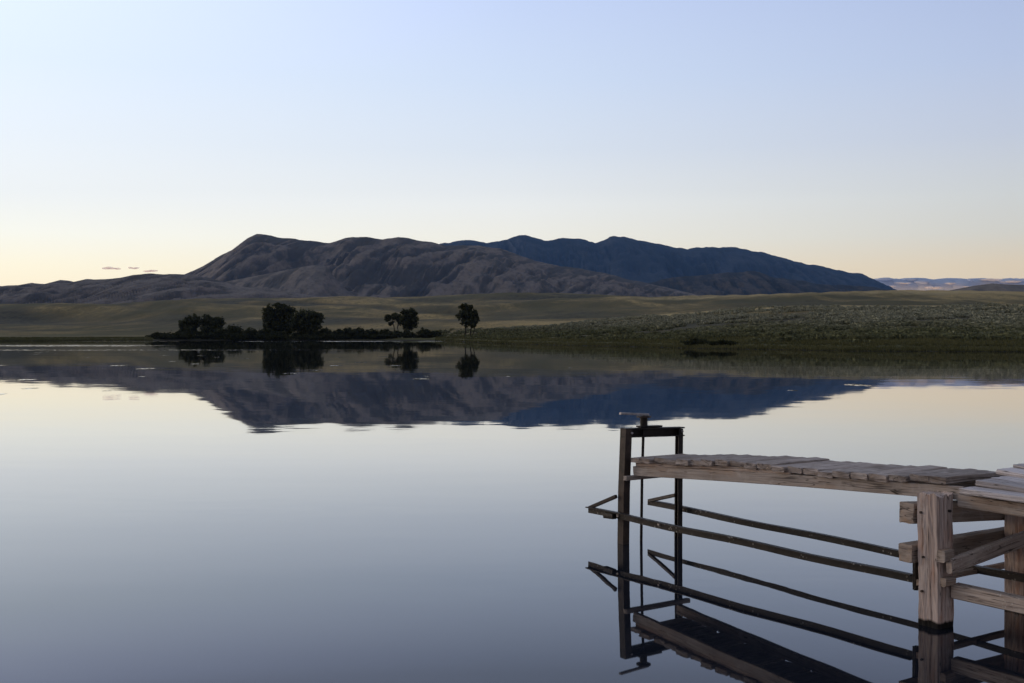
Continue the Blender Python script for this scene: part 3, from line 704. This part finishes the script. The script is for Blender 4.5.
# shore grass
n = 13000
px = np.concatenate([RG.uniform(-60, 152, n//3), RG.uniform(436, 1120, n)]); nn = len(px)
Y = lerp_tab(px, SHORE)+.4+RG.uniform(0, 1, nn)**1.4*np.where(px < 200, 16, 24)
hg = RG.uniform(.15, .5, nn); rad = RG.uniform(.2, .45, nn)
P, base, tip, sd, R_, kk = tufts(px, Y, rad, hg, 9, None, '')
w = .05
V = np.stack([base-sd*w, base+sd*w, tip], 1).reshape(-1, 3)
tag(link_mesh('shore_grass', V, np.arange(3*kk).reshape(kk, 3), M['reed']), 'yellow green grass fringing the water', 'grass', kind='stuff')

# ------------------------------------------------------------------ clouds
def ico(sub=3):
    import bmesh
    bm = bmesh.new(); bmesh.ops.create_icosphere(bm, subdivisions=sub, radius=1)
    V = np.array([v.co[:] for v in bm.verts]); Fq = np.array([[v.index for v in f.verts] for f in bm.faces]); bm.free(); return V, Fq
IV, IF = ico(3)
def cloud(name, puffs, mats, label, s, group=None):
    Vs, Fs, Ms, n = [], [], [], 0
    for (x, y, z, rx, ry, rz, mi) in puffs:
        d = 1+.22*fbm(IV[:, 0]*1.7+x*.001+IV[:, 2], IV[:, 1]*1.7+z*.01, 4, s)[:, None]
        Vs.append(IV*d*np.array([rx, ry, rz])+np.array([x, y, z])); Fs.append(IF+n); n += len(IV); Ms += [mi]*len(IF)
    V = np.concatenate(Vs); org = V.mean(0)
    return tag(link_mesh(name, V, np.concatenate(Fs), mats, smooth=True, origin=tuple(org), fmat=Ms), label, 'cloud', group)
CY = 40000.0
def cpt(px, py, dy=0): return ((px-512)/F*CY, CY+dy, H+(HY-py)*CY/F)
mc = mat_cloud('cloud_shade', (.80, .85, .95), .0); ml = mat_cloud('cloud_lit_cream', (.97, .94, .93), .25); mw = mat_cloud('cloud_wisp', (1.0, .86, .84), .70, .7)  # bank's blue shade and its lit cream streaks are put into the colours
pf = []; k = CY/F
for i in range(46):
    x = 832+i*9; c = cpt(x, 284.6+1.0*math.sin(i*1.7)+(.8 if x > 985 else 0), RG.uniform(500, 900)); pf.append((*c, k*RG.uniform(17, 27), k*14, k*RG.uniform(6.0, 7.0), 0))
for i in range(64):
    x = RG.uniform(838, 1230); c = cpt(x, 279.4+.9*math.sin(x*.055)+.6*math.sin(x*.17)+RG.uniform(0, 2.5), RG.uniform(300, 900)); pf.append((*c, k*RG.uniform(4, 11), k*8, k*RG.uniform(1.2, 2.4), 0))
for x, y, w, h in [(886, 286.5, 12, 1.0), (903, 283, 9, .8), (934, 287.6, 9, 1.3), (950, 283.4, 9, 1.1), (968, 286.3, 11, 1.0), (992, 279.6, 14, 1.0), (1014, 281.5, 12, 1.2), (1050, 282, 18, 1.2)]:
    for q in range(4):
        c = cpt(x+RG.uniform(-.5, .5)*w, y+RG.uniform(-.4, .4)*h, 120+RG.uniform(-60, 60)); pf.append((*c, k*w*RG.uniform(.35, .6), k*8, k*h*RG.uniform(.5, .9), 1))
cloud('cloud', pf, [mc, ml], 'long low blue cloud bank with cream streaks above the right hand horizon', 5)
for x, y, w, h, lb in [(112, 268.3, 10, 1.5, 'longest pink wisp of cloud over the left ridge'), (134, 268, 6.5, 1.1, 'small middle wisp of cloud over the left ridge'), (151, 271, 9, 1.2, 'low wisp of cloud touching the left ridge line')]:
    pf = []
    for i in range(7):
        c = cpt(x+(i/6-.5)*w*1.1, y+RG.uniform(-.4, .4)*h, RG.uniform(-100, 100)); pf.append((*c, w*k*RG.uniform(.25, .55), w*k*.4, h*k*RG.uniform(.4, .8), 0))
    cloud('cloud', pf, [mw], lb, int(x), 'wisps over the left ridge')

# ------------------------------------------------------------------ air
hz, nt, out = nodes('evening_air'); t = NT(nt)
pv = t.n('ShaderNodeVolumePrincipled'); pv.inputs['Color'].default_value = (.22, .48, 1, 1); pv.inputs['Density'].default_value = 2.7e-5
pv.inputs['Anisotropy'].default_value = 0
t.l(pv.outputs[0], out.inputs['Volume'])
xa, xb, ya, yb, za, zb = -16000, 16000, -400, 11800, -40, 1500
Vh = [(x, y, z) for x in (xa, xb) for y in (ya, yb) for z in (za, zb)]
Fh = [[0, 1, 3, 2], [4, 6, 7, 5], [0, 4, 5, 1], [2, 3, 7, 6], [0, 2, 6, 4], [1, 5, 7, 3]]
tag(link_mesh('haze', Vh, Fh, hz), kind='stuff')

# ------------------------------------------------------------------ sky and light
SUN_AZ, SUN_EL = math.radians(-62), math.radians(4)            # glow well to the left of the frame
w = bpy.data.worlds.new('World'); bpy.context.scene.world = w; w.use_nodes = True
nt = w.node_tree; nt.nodes.clear(); t = NT(nt)
wo = t.n('ShaderNodeOutputWorld'); bg = t.n('ShaderNodeBackground'); t.l(bg.outputs[0], wo.inputs[0])
sky = t.n('ShaderNodeTexSky', sky_type='NISHITA'); sky.sun_disc = False; sky.sun_elevation = math.radians(1.0); sky.sun_rotation = SUN_AZ
sky.air_density = 1.0; sky.dust_density = 1.2; sky.ozone_density = 2.0
dirv = t.vmath('NORMALIZE', t.n('ShaderNodeTexCoord').outputs['Generated'])
sp = t.n('ShaderNodeSeparateXYZ'); t.l(dirv, sp.inputs[0])
el = sp.outputs[2]
def lin(c): return tuple(((q/255+.055)/1.055)**2.4 if q > 10 else q/255/12.92 for q in c)
def pos(y): return (HY-y)/F/math.sqrt(1+((HY-y)/F)**2)         # sine of the elevation seen at row y
G = 1.36
def stops(tab, h0, up):
    return [(0, tuple(q*G for q in h0))]+[(pos(y), tuple(q*G for q in lin(c))) for y, c in tab]+up
UP = [(.6, (.37, .395, .54)), (1, (.28, .32, .42))]
left = t.ramp(el, stops([(270, (270, 260, 228)), (240, (264, 262, 246)), (205, (254, 256, 252)), (150, (240, 247, 252)), (80, (228, 240, 254)), (5, (227, 240, 274))], (1.15, .90, .54), UP))
cent = t.ramp(el, stops([(270, (250, 238, 210)), (240, (249, 245, 229)), (205, (244, 245, 240)), (150, (221, 229, 238)), (80, (205, 219, 240)), (5, (194, 209, 239))], (.90, .76, .56), UP))
rght = t.ramp(el, stops([(270, (229, 211, 178)), (240, (219, 215, 200)), (205, (216, 217, 211)), (150, (196, 203, 216)), (80, (180, 193, 219)), (5, (169, 183, 215))], (.74, .58, .41), UP))
back = t.ramp(el, [(0, (.34, .28, .28)), (.12, (.42, .335, .33)), (.3, (.34, .34, .39)), (1, (.28, .32, .42))])
glow = t.ramp(el, [(0, (2.2, 1.35, .62)), (.06, (1.9, 1.35, .75)), (.14, (1.35, 1.2, .95)), (.28, (.85, .92, 1.0)), (.6, (.42, .46, .56)), (1, (.28, .32, .42))])
# azimuth in degrees from straight ahead, positive to the right
az = t.math('MULTIPLY', t.math('ARCTAN2', sp.outputs[0], sp.outputs[1]), 180/math.pi)
col = t.mix(t.mapr(az, -24, 0), left, cent)
col = t.mix(t.mapr(az, 0, 24), col, rght)
col = t.mix(t.mapr(az, 30, 110, 0, 1, True), col, back)
lf = t.mix(t.mapr(az, -150, -85, 0, 1, True), back, glow)
col = t.mix(t.mapr(az, -62, -25, 1, 0, True), col, lf)
nis = t.mix(1.0, sky.outputs[0], (.10, .10, .10), 'MULTIPLY')
fin = t.mix(.12, col, nis)
t.l(fin, bg.inputs[0]); bg.inputs[1].default_value = 1.0
sl = bpy.data.lights.new('sun', 'SUN'); sl.energy = .85; sl.angle = math.radians(30); sl.color = (1, .78, .60)
so = bpy.data.objects.new('sun', sl); C.objects.link(so)
d = Vector((math.sin(SUN_AZ)*math.cos(SUN_EL*2), math.cos(SUN_AZ)*math.cos(SUN_EL*2), math.sin(SUN_EL*2)))
so.rotation_euler = d.to_track_quat('Z', 'Y').to_euler(); so.location = (-30, 10, 30)

# ------------------------------------------------------------------ camera
cd = bpy.data.cameras.new('camera'); cd.sensor_width = 36; cd.lens = 36*F/1024; cd.clip_start = .1; cd.clip_end = 120000
co = bpy.data.objects.new('camera', cd); C.objects.link(co); co.location = (0, 0, H)
co.rotation_euler = (math.pi/2-math.atan((341.5-HY)/F), 0, 0)
sc = bpy.context.scene; sc.camera = co
sc.render.engine = 'CYCLES'; sc.view_settings.view_transform = 'Standard'; sc.view_settings.look = 'None'
sc.view_settings.exposure = 0; sc.view_settings.gamma = 1
sc.cycles.max_bounces = 6; sc.cycles.volume_bounces = 1; sc.cycles.use_denoising = True
sc.render.resolution_x, sc.render.resolution_y = 1024, 683
